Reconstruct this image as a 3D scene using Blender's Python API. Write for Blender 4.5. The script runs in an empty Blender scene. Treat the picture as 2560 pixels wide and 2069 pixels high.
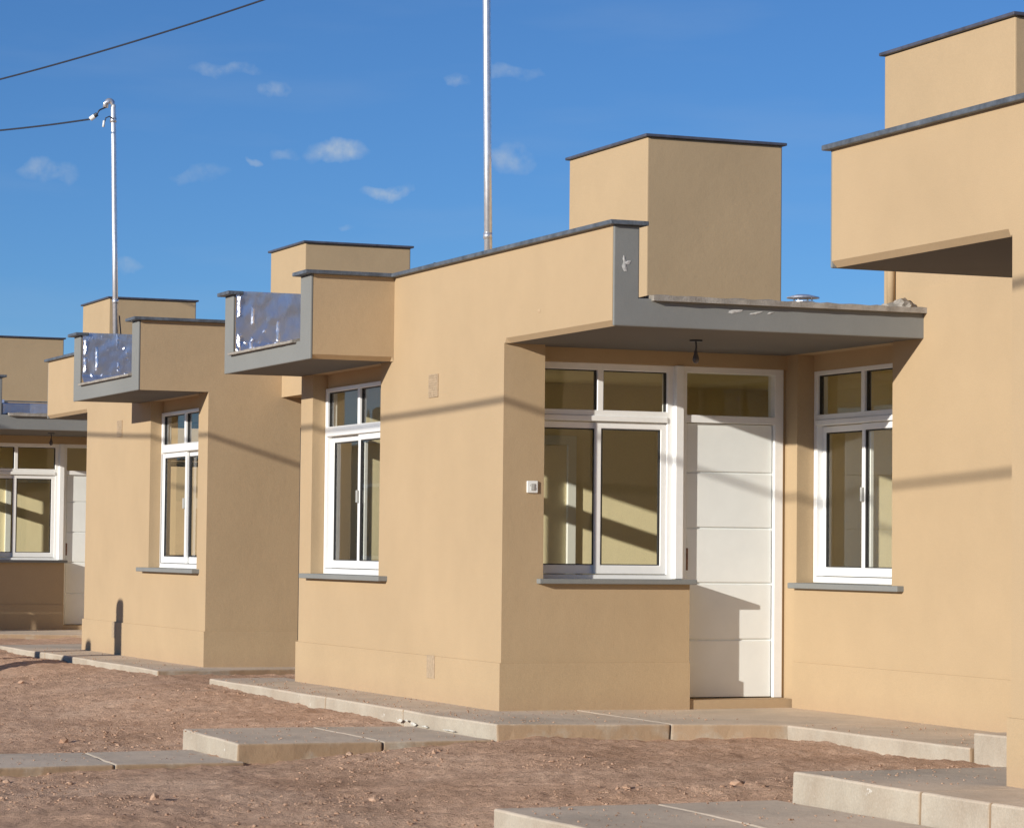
import bpy, bmesh, math, random
from mathutils import Vector, Matrix, noise

# ------------------------------------------------------------------ camera, sky, sun, exposure
SC = bpy.context.scene
COL = SC.collection
CAM = Vector((-7.5523, -18.6542, 1.1145))
RX = Vector((0.92558126, -0.37840651, 0.01038474))
UX = Vector((-0.02730672, -0.03938036, 0.99885111))
FX = Vector((0.37756280, 0.92480144, 0.04678276))
cd = bpy.data.cameras.new('camera'); cam = bpy.data.objects.new('camera', cd); COL.objects.link(cam)
cam.matrix_world = Matrix(((RX.x, UX.x, -FX.x, CAM.x), (RX.y, UX.y, -FX.y, CAM.y), (RX.z, UX.z, -FX.z, CAM.z), (0, 0, 0, 1)))
cd.sensor_width = 36; cd.lens = 7239.6 / 2560 * 36; cd.clip_start = 0.1; cd.clip_end = 3000
SC.camera = cam
SUN_DIR = Vector((1.0, 0.425, -0.287)).normalized()      # the way the light travels
SUN_ELEV = math.asin(-SUN_DIR.z)
SUN_AZ = math.atan2(-SUN_DIR.x, -SUN_DIR.y)                 # clockwise from +Y, towards the sun
sd = bpy.data.lights.new('sun', 'SUN'); so = bpy.data.objects.new('sun', sd); COL.objects.link(so)
so.rotation_euler = SUN_DIR.to_track_quat('-Z', 'Y').to_euler()
sd.energy = 5.0; sd.angle = math.radians(0.53); sd.color = (1.0, 0.95, 0.865)
SC.view_settings.view_transform = 'Standard'; SC.view_settings.look = 'None'
SC.view_settings.exposure = 0.0; SC.view_settings.gamma = 1.0

W = bpy.data.worlds.new('World'); SC.world = W; W.use_nodes = True
nt = W.node_tree; nt.nodes.clear()
def N(t, **k):
    n = nt.nodes.new(t)
    for a, b in k.items(): setattr(n, a, b)
    return n
wo = N('ShaderNodeOutputWorld'); bg = N('ShaderNodeBackground'); sky = N('ShaderNodeTexSky')
sky.sky_type = 'NISHITA'; sky.sun_disc = False; sky.sun_elevation = SUN_ELEV; sky.sun_rotation = SUN_AZ
sky.altitude = 2200; sky.air_density = 1.0; sky.dust_density = 0.25; sky.ozone_density = 5.0
bg.inputs['Strength'].default_value = 0.105
tc = N('ShaderNodeTexCoord')
CLOUDS = [((0.279, 0.9465, 0.1619), .011, .0035, .45), ((0.2949, 0.9427, 0.1559), .0062, .0036, .55), ((0.3165, 0.9388, 0.1367), .0125, .0048, .8),
          ((0.3355, 0.934, 0.1225), .0095, .0032, .85), ((0.3546, 0.9211, 0.1606), .0055, .0022, .5), ((0.3723, 0.9183, 0.1342), .0085, .0052, .6),
          ((0.224, 0.9664, 0.1263), .0095, .0042, .5), ((0.3712, 0.9142, 0.1629), .0085, .0032, .45), ((0.2908, 0.9477, 0.1317), .003, .0018, .5),
          ((0.2511, 0.9632, 0.0956), .0055, .0018, .4), ((0.2716, 0.954, 0.1272), .010, .0032, .3), ((0.3229, 0.9399, 0.1112), .0028, .0014, .35),
          ((0.300, 0.9445, 0.1345), .004, .0024, .4)]
def vm(op, a, b):
    n = N('ShaderNodeVectorMath', operation=op)
    for i, x in enumerate((a, b)):
        if x is None: continue
        if isinstance(x, (tuple, Vector)): n.inputs[i].default_value = tuple(x)
        else: nt.links.new(x, n.inputs[i])
    return n
def ma(op, a, b=None, c=None):
    n = N('ShaderNodeMath', operation=op)
    for i, x in enumerate((a, b, c)):
        if x is None: continue
        if isinstance(x, (int, float)): n.inputs[i].default_value = x
        else: nt.links.new(x, n.inputs[i])
    return n.outputs[0]
nz = N('ShaderNodeTexNoise'); nz.inputs['Scale'].default_value = 110; nz.inputs['Detail'].default_value = 7; nz.inputs['Roughness'].default_value = .6
nt.links.new(tc.outputs['Generated'], nz.inputs['Vector'])
nw = N('ShaderNodeTexNoise'); nw.inputs['Scale'].default_value = 60; nw.inputs['Detail'].default_value = 4
nt.links.new(tc.outputs['Generated'], nw.inputs['Vector'])
wv = vm('SUBTRACT', nw.outputs['Color'], (.5, .5, .5)); wv2 = N('ShaderNodeVectorMath', operation='SCALE'); nt.links.new(wv.outputs[0], wv2.inputs[0]); wv2.inputs['Scale'].default_value = .017
dirw = vm('ADD', tc.outputs['Generated'], wv2.outputs[0]).outputs[0]
tot = None
for c, a, b, s in CLOUDS:
    df = vm('SUBTRACT', dirw, Vector(c)).outputs[0]
    x = ma('DIVIDE', vm('DOT_PRODUCT', df, RX).outputs['Value'], a)
    y0 = vm('DOT_PRODUCT', df, UX).outputs['Value']
    y = ma('DIVIDE', y0, b)
    r = ma('ADD', ma('MULTIPLY', x, x), ma('MULTIPLY', y, y))
    m = ma('MULTIPLY', ma('MAXIMUM', ma('SUBTRACT', 1.15, r), 0.0), s)
    tot = m if tot is None else ma('MAXIMUM', tot, m)
dens = ma('MULTIPLY', tot, ma('MULTIPLY', ma('MAXIMUM', ma('SUBTRACT', nz.outputs['Fac'], .3), 0.0), 2.2))
dens = ma('MINIMUM', dens, .6)
wn = N('ShaderNodeTexNoise'); wn.inputs['Scale'].default_value = 7; wn.inputs['Detail'].default_value = 6
mp = N('ShaderNodeMapping'); mp.inputs['Scale'].default_value = (1, 1, 6); nt.links.new(tc.outputs['Generated'], mp.inputs['Vector']); nt.links.new(mp.outputs[0], wn.inputs['Vector'])
veil = ma('MULTIPLY', ma('MAXIMUM', ma('SUBTRACT', wn.outputs['Fac'], .5), 0.0), .35)
dens = ma('MAXIMUM', dens, veil)
tint = N('ShaderNodeMix', data_type='RGBA', blend_type='MULTIPLY'); tint.inputs['Factor'].default_value = 1
nt.links.new(sky.outputs[0], tint.inputs['A']); tint.inputs['B'].default_value = (0.68, 0.85, 1.0, 1)
mx = N('ShaderNodeMix', data_type='RGBA'); nt.links.new(dens, mx.inputs['Factor'])
nt.links.new(tint.outputs['Result'], mx.inputs['A']); mx.inputs['B'].default_value = (4.6, 5.3, 6.0, 1)
nt.links.new(mx.outputs['Result'], bg.inputs['Color']); nt.links.new(bg.outputs[0], wo.inputs['Surface'])

# ------------------------------------------------------------------ helpers
R = random.Random(7)
def prop(o, label=None, cat=None, group=None, kind=None):
    if label: o['label'] = label
    if cat: o['category'] = cat
    if group: o['group'] = group
    if kind: o['kind'] = kind
    return o
def empty(name, loc, label, cat, group=None):
    o = bpy.data.objects.new(name, None); o.empty_display_size = .3; o.location = loc; COL.objects.link(o)
    return prop(o, label, cat, group)
def mkobj(name, bm, mats, parent=None, smooth=False, bevel=0, seg=2):
    """bm holds world coordinates; the object's origin stays with its parent."""
    me = bpy.data.meshes.new(name)
    off = Vector((0, 0, 0))
    q = parent
    while q is not None: off += q.location; q = q.parent
    if off.length: bmesh.ops.translate(bm, verts=bm.verts, vec=-off)
    bmesh.ops.recalc_face_normals(bm, faces=bm.faces) if name in RECALC else None
    bm.to_mesh(me); bm.free()
    for m in (mats if isinstance(mats, (list, tuple)) else [mats]): me.materials.append(m)
    if smooth:
        for p in me.polygons: p.use_smooth = True
    o = bpy.data.objects.new(name, me); COL.objects.link(o)
    if parent: o.parent = parent
    if bevel:
        b = o.modifiers.new('bevel', 'BEVEL'); b.width = bevel; b.segments = seg; b.limit_method = 'ANGLE'; b.angle_limit = math.radians(40)
        b.harden_normals = False
    return o
RECALC = set()
def chamfer(o, pred, loc, w):
    me = o.data; at = me.attributes.new('bevel_weight_edge', 'FLOAT', 'EDGE')
    for e in me.edges:
        a, b = (loc(me.vertices[k].co) for k in e.vertices)
        if pred(a, b): at.data[e.index].value = 1.0
    m = o.modifiers.new('chamfer', 'BEVEL'); m.width = w; m.segments = 1; m.limit_method = 'WEIGHT'; m.material = 0
def soften(o, w, seg=2):
    b = o.modifiers.new('bevel', 'BEVEL'); b.width = w; b.segments = seg; b.limit_method = 'ANGLE'; b.angle_limit = math.radians(60)

def union(boxes, T=lambda p: p, matf=None, flip=False):
    """Rectilinear union of axis-aligned boxes (x0,x1,y0,y1,z0,z1); only outer faces, merged flat regions."""
    def cuts(i):
        s = sorted(set(round(b[i + k], 5) for b in boxes for k in (0, 1)))
        return s
    X, Y, Z = cuts(0), cuts(2), cuts(4)
    ix = {v: i for i, v in enumerate(X)}; iy = {v: i for i, v in enumerate(Y)}; iz = {v: i for i, v in enumerate(Z)}
    occ = set()
    for b in boxes:
        b = [round(v, 5) for v in b]
        for i in range(ix[b[0]], ix[b[1]]):
            for j in range(iy[b[2]], iy[b[3]]):
                for k in range(iz[b[4]], iz[b[5]]): occ.add((i, j, k))
    bm = bmesh.new(); vd = {}
    def V(i, j, k):
        if (i, j, k) not in vd: vd[(i, j, k)] = bm.verts.new(T((X[i], Y[j], Z[k])))
        return vd[(i, j, k)]
    D = [((1, 0, 0), ((1, 0, 0), (1, 1, 0), (1, 1, 1), (1, 0, 1))), ((-1, 0, 0), ((0, 0, 0), (0, 0, 1), (0, 1, 1), (0, 1, 0))),
         ((0, 1, 0), ((0, 1, 0), (0, 1, 1), (1, 1, 1), (1, 1, 0))), ((0, -1, 0), ((0, 0, 0), (1, 0, 0), (1, 0, 1), (0, 0, 1))),
         ((0, 0, 1), ((0, 0, 1), (1, 0, 1), (1, 1, 1), (0, 1, 1))), ((0, 0, -1), ((0, 0, 0), (0, 1, 0), (1, 1, 0), (1, 0, 0)))]
    for (i, j, k) in occ:
        for n, q in D:
            if (i + n[0], j + n[1], k + n[2]) in occ: continue
            vs = [V(i + a, j + b, k + c) for a, b, c in q]
            if flip: vs.reverse()
            f = bm.faces.new(vs)
            if matf:
                c = ((X[i] + X[i + 1]) / 2 + n[0] * (X[i + 1] - X[i]) / 2, (Y[j] + Y[j + 1]) / 2 + n[1] * (Y[j + 1] - Y[j]) / 2, (Z[k] + Z[k + 1]) / 2 + n[2] * (Z[k + 1] - Z[k]) / 2)
                f.material_index = matf(c, n)
    bmesh.ops.dissolve_limit(bm, angle_limit=0.01, verts=bm.verts, edges=bm.edges, delimit={'MATERIAL'})
    return bm
def tube(bm, pts, r, n=12, cap=True):
    pts = [Vector(p) for p in pts]; rings = []
    rr = r if isinstance(r, (list, tuple)) else [r] * len(pts)
    for i, p in enumerate(pts):
        t = (pts[min(i + 1, len(pts) - 1)] - pts[max(i - 1, 0)]).normalized()
        a = t.cross(Vector((0, 0, 1)) if abs(t.z) < .9 else Vector((0, 1, 0))).normalized(); b = t.cross(a)
        rings.append([bm.verts.new(p + (a * math.cos(2 * math.pi * k / n) + b * math.sin(2 * math.pi * k / n)) * rr[i]) for k in range(n)])
    for i in range(len(rings) - 1):
        for k in range(n): bm.faces.new((rings[i][k], rings[i][(k + 1) % n], rings[i + 1][(k + 1) % n], rings[i + 1][k]))
    if cap:
        bm.faces.new(rings[0][::-1]); bm.faces.new(rings[-1])
    return bm
def lathe(bm, c, prof, n=20):
    rings = [[bm.verts.new((c[0] + r * math.cos(2 * math.pi * k / n), c[1] + r * math.sin(2 * math.pi * k / n), c[2] + z)) for k in range(n)] for r, z in prof]
    for i in range(len(rings) - 1):
        for k in range(n): bm.faces.new((rings[i][k], rings[i][(k + 1) % n], rings[i + 1][(k + 1) % n], rings[i + 1][k]))
    bm.faces.new(rings[0][::-1]); bm.faces.new(rings[-1])
    return bm

# ------------------------------------------------------------------ materials
def mat(name): 
    m = bpy.data.materials.new(name); m.use_nodes = True
    t = m.node_tree; b = t.nodes['Principled BSDF']; return m, t, b
def tn(t, ty, **k):
    n = t.nodes.new(ty)
    for a, b in k.items():
        if a in n.inputs: n.inputs[a].default_value = b
        else: setattr(n, a, b)
    return n
def noise_n(t, scale, detail=4, rough=.55, stretch=None, src='Position'):
    g = tn(t, 'ShaderNodeNewGeometry'); n = tn(t, 'ShaderNodeTexNoise'); n.inputs['Scale'].default_value = scale
    n.inputs['Detail'].default_value = detail; n.inputs['Roughness'].default_value = rough
    if stretch:
        mpn = tn(t, 'ShaderNodeMapping'); mpn.inputs['Scale'].default_value = stretch
        t.links.new(g.outputs[src], mpn.inputs['Vector']); t.links.new(mpn.outputs[0], n.inputs['Vector'])
    else: t.links.new(g.outputs[src], n.inputs['Vector'])
    return n.outputs['Fac']
def ramp(t, fac, stops):
    r = tn(t, 'ShaderNodeValToRGB'); e = r.color_ramp.elements
    e[0].position, e[0].color = stops[0][0], stops[0][1]
    e[1].position, e[1].color = stops[-1][0], stops[-1][1]
    for p, c in stops[1:-1]:
        x = e.new(p); x.color = c
    t.links.new(fac, r.inputs[0]); return r.outputs[0]
def col(c, s=1): return (c[0] * s, c[1] * s, c[2] * s, 1)
def mixc(t, f, a, b, mode='MIX'):
    m = tn(t, 'ShaderNodeMix', data_type='RGBA', blend_type=mode)
    for s, x in (('Factor', f), ('A', a), ('B', b)):
        if isinstance(x, (int, float, tuple)): m.inputs[s].default_value = x
        else: t.links.new(x, m.inputs[s])
    return m.outputs['Result']
def bump(t, b, h, strength=.4, dist=.003, prev=None):
    n = tn(t, 'ShaderNodeBump'); n.inputs['Strength'].default_value = strength; n.inputs['Distance'].default_value = dist
    t.links.new(h, n.inputs['Height'])
    if prev: t.links.new(prev, n.inputs['Normal'])
    if b: t.links.new(n.outputs[0], b.inputs['Normal'])
    return n.outputs[0]
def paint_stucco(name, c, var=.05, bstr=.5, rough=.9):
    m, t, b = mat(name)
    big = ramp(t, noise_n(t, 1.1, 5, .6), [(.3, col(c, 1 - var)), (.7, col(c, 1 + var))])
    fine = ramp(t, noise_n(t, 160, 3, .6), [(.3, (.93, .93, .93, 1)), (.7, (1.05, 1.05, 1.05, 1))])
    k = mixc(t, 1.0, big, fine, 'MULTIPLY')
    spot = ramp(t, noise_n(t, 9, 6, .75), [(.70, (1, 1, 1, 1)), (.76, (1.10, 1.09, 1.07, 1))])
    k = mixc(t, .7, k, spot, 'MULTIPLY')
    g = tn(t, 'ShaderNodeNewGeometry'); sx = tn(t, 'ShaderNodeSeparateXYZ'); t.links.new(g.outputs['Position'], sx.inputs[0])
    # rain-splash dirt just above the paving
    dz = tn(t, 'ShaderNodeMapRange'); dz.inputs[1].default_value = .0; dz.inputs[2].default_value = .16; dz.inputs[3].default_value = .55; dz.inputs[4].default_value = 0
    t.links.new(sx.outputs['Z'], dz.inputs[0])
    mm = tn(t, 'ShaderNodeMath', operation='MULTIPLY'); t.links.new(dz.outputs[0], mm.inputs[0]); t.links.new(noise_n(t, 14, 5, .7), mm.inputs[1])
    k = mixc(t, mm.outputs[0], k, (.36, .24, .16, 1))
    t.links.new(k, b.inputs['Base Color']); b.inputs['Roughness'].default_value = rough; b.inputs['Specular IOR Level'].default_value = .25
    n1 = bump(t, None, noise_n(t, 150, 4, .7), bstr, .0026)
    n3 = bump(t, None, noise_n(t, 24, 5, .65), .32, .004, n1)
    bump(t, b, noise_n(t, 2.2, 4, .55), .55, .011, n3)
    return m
WALLC = (.464, .338, .201)
M = {}
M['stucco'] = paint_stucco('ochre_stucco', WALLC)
M['grey'] = paint_stucco('grey_painted_render', (.225, .228, .215), .06, .35, .8)
M['soffit'] = paint_stucco('soffit_render', (.15, .14, .13), .05, .3)  # the fascia's grey, darkened in colour for the shade under the canopies
M['interior'] = paint_stucco('interior_plaster', (.93, .81, .54), .02, .1)
M['floor'] = paint_stucco('interior_floor', (.30, .25, .2), .05, .1)
def simple(name, c, rough=.5, metal=0, var=.06, scale=12, bstr=.15, bdist=.001, spec=.5):
    m, t, b = mat(name)
    k = ramp(t, noise_n(t, scale, 5, .6), [(.3, col(c, 1 - var)), (.7, col(c, 1 + var))])
    t.links.new(k, b.inputs['Base Color']); b.inputs['Roughness'].default_value = rough; b.inputs['Metallic'].default_value = metal
    b.inputs['Specular IOR Level'].default_value = spec
    if bstr: bump(t, b, noise_n(t, scale * 6, 3), bstr, bdist)
    return m
M['coping'] = simple('coping_membrane', (.10, .115, .135), .5, .0, .4, 11, .8, .006)
M['towercap'] = simple('tower_cap_paint', (.075, .08, .11), .5, 0, .3, 12, .4, .003)
M['drip'] = simple('drip_mortar', (.30, .27, .23), .85, 0, .3, 14, .6, .006)
M['white'] = simple('white_enamel', (.86, .86, .84), .28, 0, .02, 20, .05)
M['door'] = simple('door_enamel', (.82, .84, .81), .42, 0, .025, 6, .1)
M['rubber'] = simple('black_gasket', (.03, .03, .03), .6)
M['dark'] = simple('dark_gap', (.03, .027, .025), .8)
M['rust'] = simple('rusty_steel', (.20, .10, .06), .7, .3, .4, 60)
M['plastic'] = simple('white_plastic', (.82, .82, .78), .35, 0, .01)
M['greyplastic'] = simple('grey_plastic', (.45, .45, .42), .4)
M['galv'] = simple('galvanised_steel', (.80, .80, .82), .34, .75, .12, 30, .1)
M['terracotta'] = simple('terracotta', (.40, .30, .195), .9, 0, .2, 40, .4)
M['cable'] = simple('black_cable', (.025, .03, .045), .5)
M['bulb'] = simple('dusty_bulb', (.08, .07, .07), .3)
M['woodpost'] = simple('weathered_timber', (.22, .15, .09), .85, 0, .3, 20, .5)
M['tarboard'] = simple('board_paint', (.5, .5, .48), .6)

def glass():
    m, t, b = mat('window_glass'); t.nodes.remove(b); o = t.nodes['Material Output']
    tr = tn(t, 'ShaderNodeBsdfTransparent'); tr.inputs[0].default_value = (.985, .99, .965, 1)
    gl = tn(t, 'ShaderNodeBsdfGlossy'); gl.inputs['Roughness'].default_value = .012
    fr = tn(t, 'ShaderNodeFresnel'); fr.inputs['IOR'].default_value = 1.5
    mu = tn(t, 'ShaderNodeMath', operation='MULTIPLY'); mu.use_clamp = True; mu.inputs[1].default_value = 1.5
    gb = tn(t, 'ShaderNodeNewGeometry'); fb = tn(t, 'ShaderNodeMath', operation='SUBTRACT'); fb.inputs[0].default_value = 1; t.links.new(gb.outputs['Backfacing'], fb.inputs[1])
    ff = tn(t, 'ShaderNodeMath', operation='MULTIPLY'); t.links.new(fr.outputs[0], ff.inputs[0]); t.links.new(fb.outputs[0], ff.inputs[1]); t.links.new(ff.outputs[0], mu.inputs[0])
    bp = tn(t, 'ShaderNodeBump'); bp.inputs['Strength'].default_value = .06; bp.inputs['Distance'].default_value = .01
    t.links.new(noise_n(t, 3, 1), bp.inputs['Height']); t.links.new(bp.outputs[0], gl.inputs['Normal'])
    mxs = tn(t, 'ShaderNodeMixShader'); t.links.new(mu.outputs[0], mxs.inputs[0]); t.links.new(tr.outputs[0], mxs.inputs[1]); t.links.new(gl.outputs[0], mxs.inputs[2])
    t.links.new(mxs.outputs[0], o.inputs['Surface']); return m
M['glass'] = glass()
def foil():
    m, t, b = mat('aluminium_foil_membrane')
    k = ramp(t, noise_n(t, 4, 5, .6), [(.3, (.74, .77, .88, 1)), (.7, (.84, .87, .96, 1))])
    t.links.new(k, b.inputs['Base Color']); b.inputs['Metallic'].default_value = .9; b.inputs['Roughness'].default_value = .33
    n1 = bump(t, None, noise_n(t, 5, 4, .55, (1.6, 1.6, .7)), .35, .02); bump(t, b, noise_n(t, 26, 4, .6), .2, .006, n1)
    return m
M['foil'] = foil()
def concrete(name, c, c2):
    m, t, b = mat(name)
    k = ramp(t, noise_n(t, 2.2, 6, .65), [(.32, col(c2)), (.62, col(c))])
    f = ramp(t, noise_n(t, 90, 4, .7), [(.3, (.86, .85, .83, 1)), (.7, (1.1, 1.1, 1.1, 1))])
    k = mixc(t, 1.0, k, f, 'MULTIPLY')
    g = tn(t, 'ShaderNodeNewGeometry'); sx = tn(t, 'ShaderNodeSeparateXYZ'); t.links.new(g.outputs['Normal'], sx.inputs[0])
    # soil mottle on top, coloured paler to stand in for light the tops lack
    dn = ramp(t, noise_n(t, 1.3, 6, .6), [(.30, (.35, .35, .35, 1)), (.60, (1, 1, 1, 1))])
    up = tn(t, 'ShaderNodeMath', operation='MULTIPLY'); up.use_clamp = True; t.links.new(sx.outputs['Z'], up.inputs[0]); t.links.new(dn, up.inputs[1])
    u2 = tn(t, 'ShaderNodeMath', operation='MULTIPLY'); u2.inputs[1].default_value = .75; t.links.new(up.outputs[0], u2.inputs[0])
    k = mixc(t, u2.outputs[0], k, (.78, .63, .48, 1))
    sp = tn(t, 'ShaderNodeSeparateXYZ'); t.links.new(g.outputs['Position'], sp.inputs[0])
    white = ramp(t, noise_n(t, 11, 6, .7), [(.66, (0, 0, 0, 1)), (.70, (1, 1, 1, 1))])
    side = tn(t, 'ShaderNodeMath', operation='SUBTRACT'); side.use_clamp = True; side.inputs[0].default_value = 1; t.links.new(sx.outputs['Z'], side.inputs[1])
    s2 = tn(t, 'ShaderNodeMath', operation='MULTIPLY'); t.links.new(side.outputs[0], s2.inputs[0]); t.links.new(white, s2.inputs[1])
    s3 = tn(t, 'ShaderNodeMath', operation='MULTIPLY'); s3.inputs[1].default_value = .7; t.links.new(s2.outputs[0], s3.inputs[0])
    k = mixc(t, s3.outputs[0], k, (.72, .70, .64, 1))
    cy_ = tn(t, 'ShaderNodeMath', operation='MULTIPLY'); cy_.use_clamp = True; cy_.inputs[1].default_value = -1; t.links.new(sx.outputs['Y'], cy_.inputs[0])  # mottled brown mixed into the sides that face -y
    cm = ramp(t, noise_n(t, 3.5, 6, .65), [(.30, (0, 0, 0, 1)), (.5, (1, 1, 1, 1))])
    c2_ = tn(t, 'ShaderNodeMath', operation='MULTIPLY'); t.links.new(cy_.outputs[0], c2_.inputs[0]); t.links.new(cm, c2_.inputs[1])
    k = mixc(t, c2_.outputs[0], k, (.36, .25, .155, 1))
    t.links.new(k, b.inputs['Base Color']); b.inputs['Roughness'].default_value = .92; b.inputs['Specular IOR Level'].default_value = .2
    n1 = bump(t, None, noise_n(t, 120, 4, .7), .5, .003); bump(t, b, noise_n(t, 9, 5, .6), .6, .012, n1)
    return m
M['concrete'] = concrete('paving_concrete', (.46, .41, .33), (.37, .31, .24))
def soil():
    m, t, b = mat('bare_soil')
    k = ramp(t, noise_n(t, .9, 8, .62), [(.3, (.54, .335, .218, 1)), (.5, (.68, .44, .298, 1)), (.72, (.76, .525, .37, 1))])
    f = ramp(t, noise_n(t, 38, 6, .75), [(.28, (.42, .38, .36, 1)), (.48, (1, 1, 1, 1)), (.75, (1.25, 1.25, 1.22, 1))])
    k = mixc(t, .8, k, f, 'MULTIPLY')
    st = ramp(t, noise_n(t, 1.3, 8, .75, (1, 1, 1)), [(.52, (1, 1, 1, 1)), (.70, (.60, .60, .60, 1))])
    k = mixc(t, .8, k, st, 'MULTIPLY')
    t.links.new(k, b.inputs['Base Color']); b.inputs['Roughness'].default_value = .97; b.inputs['Specular IOR Level'].default_value = .1
    n1 = bump(t, None, noise_n(t, 55, 6, .75), .9, .012); bump(t, b, noise_n(t, 12, 7, .75), .9, .036, n1)
    return m
M['soil'] = soil()
def clodm():
    m, t, b = mat('soil_clods')
    k = ramp(t, noise_n(t, 7, 5, .7), [(.3, (.24, .145, .095, 1)), (.55, (.46, .29, .19, 1)), (.80, (.58, .43, .31, 1))])
    t.links.new(k, b.inputs['Base Color']); b.inputs['Roughness'].default_value = .95
    bump(t, b, noise_n(t, 120, 4, .7), .6, .004); return m
M['clod'] = clodm()

# ------------------------------------------------------------------ ground
def sst(a, b, x):
    x = max(0, min(1, (x - a) / (b - a))); return x * x * (3 - 2 * x)
def hbase(x, y):
    h = -.10 - .125 * sst(-.75, -2.5, x) * 1.0 - .07 * sst(-2.4, -5, x) if x < -.6 else -.10
    h -= .03 * sst(-2.2, -5.0, y) * sst(1.0, -1.5, x)
    h -= .10 * sst(-4.7, -5.4, y) * sst(-.1, -.6, x)
    if -1.7 < y < .4: h -= .035 * sst(-2.0, -1.3, x) * sst(.4, .1, y) * sst(-1.7, -1.45, y) * sst(-.3, -.62, x)
    h += .045 * sst(1.2, 5.5, y) * sst(-2.5, -.5, x)
    return h
def hgt(x, y):
    v = Vector((x, y, 0))
    n = noise.fractal(v * 1.2, 1.0, 2.0, 5) * .022 + noise.fractal(v * 6 + Vector((9, 3, 0)), .9, 2.1, 4) * .010
    n += max(-.2, noise.noise(v * 13 + Vector((0, 0, 3)))) * .013 + noise.noise(v * 27) * .006
    amp = 1 if (-9 < x < 9 and -12 < y < 30) else 0
    # wheel ruts running across the forecourt
    r = math.sin((y + 2.6 + .35 * x) * 2.1 + noise.noise(v * .5) * 2) * .008
    return hbase(x, y) + (n + r) * amp
def axis(dense, lo, hi, far):
    a = []; x = lo
    while x < hi: a.append(x); x += dense
    left = []; d = dense * 2; x = lo
    while x > -far: x -= d; left.append(x); d *= 1.5
    right = []; d = dense * 2; x = hi
    while x < far: right.append(x); x += d; d *= 1.5
    return left[::-1] + a + right
GX = axis(.028, -6.0, 2.4, 900); GY = axis(.036, -7.4, 14.5, 900)
bm = bmesh.new(); grid = []
for x in GX:
    grid.append([bm.verts.new((x, y, hgt(x, y) if (x < 2.4) else -.12)) for y in GY])
for i in range(len(GX) - 1):
    for j in range(len(GY) - 1): bm.faces.new((grid[i][j], grid[i + 1][j], grid[i + 1][j + 1], grid[i][j + 1]))
g = mkobj('ground', bm, M['soil'], smooth=True); prop(g, 'bare reddish brown soil with clods and ruts in front of the houses', kind='structure')

# clods and stones too many to count
bm = bmesh.new()
ico = bmesh.new(); bmesh.ops.create_icosphere(ico, subdivisions=1, radius=1); IV = [v.co.copy() for v in ico.verts]; IF = [[v.index for v in f.verts] for f in ico.faces]; ico.free()
PAVE = []
def inpave(x, y):
    for (x0, x1, y0, y1) in PAVE:
        if x0 - .02 < x < x1 + .02 and y0 - .02 < y < y1 + .02: return True
    return False
PAVE += [(-.6, 3, -4.1, 5.2), (-2.34, -.5, -1.42, .09), (-9, -2.2, -1.5, -.3), (-.61, 9, 6.6, 30), (-.6, 9, -20, -5.45), (-2.25, -.5, -6.9, -5.36), (-2.3, -.5, 11.8, 13.5)]
verts = []; faces = []
def clod(x, y, s):
    z = hgt(x, y); a = R.uniform(0, 6.28); sx, sy, sz = s * R.uniform(.7, 1.4), s * R.uniform(.7, 1.3), s * R.uniform(.45, .9)
    base = len(verts)
    for v in IV:
        k = R.uniform(.65, 1.15)
        px, py, pz = v.x * sx * k, v.y * sy * k, v.z * sz * k
        verts.append((x + px * math.cos(a) - py * math.sin(a), y + px * math.sin(a) + py * math.cos(a), z + pz + sz * .25))
    faces.extend([[i + base for i in f] for f in IF])
cnt = 0
while cnt < 9000:
    x = R.uniform(-6.2, 1.25); y = R.uniform(-7.5, 13) if R.random() < .6 else R.uniform(-6.5, 2)
    if inpave(x, y): continue
    if noise.noise(Vector((x * .9, y * .9, 4))) < R.uniform(-.2, .35): continue
    s = .004 + .010 * R.random() ** 3
    if R.random() < .008: s = R.uniform(.016, .036)
    clod(x, y, s); cnt += 1
for (x0, x1, y0, y1, zt, n_) in ((-.58, -.05, -1.3, 5.0, 0, 260), (-.5, 1.2, -1.40, -.1, 0, 110), (1.3, 2.1, -3.9, -1.95, 0, 60), (-2.3, -.65, -1.38, .03, -.098, 150), (-4.4, -2.35, -1.45, -.45, -.205, 150), (-2.15, -.65, -6.6, -5.4, -.15, 110), (-.58, .9, -6.4, -5.5, 0, 110), (-.58, -.05, 6.8, 12.5, 0, 120)):
    for q in range(n_):
        ex = R.random() ** 1.8; x = R.choice((x0 + (x1 - x0) * ex, R.uniform(x0, x1))); y = R.uniform(y0, y1); b0 = len(verts)
        clod(x, y, .003 + .006 * R.random() ** 2); dzz = zt + .001 - hgt(x, y)
        for i_ in range(b0, len(verts)): verts[i_] = (verts[i_][0], verts[i_][1], verts[i_][2] + dzz)
me = bpy.data.meshes.new('loose_clods'); me.from_pydata(verts, [], faces); me.materials.append(M['clod'])
bm.free()
o = bpy.data.objects.new('loose_clods', me); COL.objects.link(o)
prop(o, 'scattered small clods and pebbles lying on the bare soil', 'clods', kind='stuff')

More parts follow.
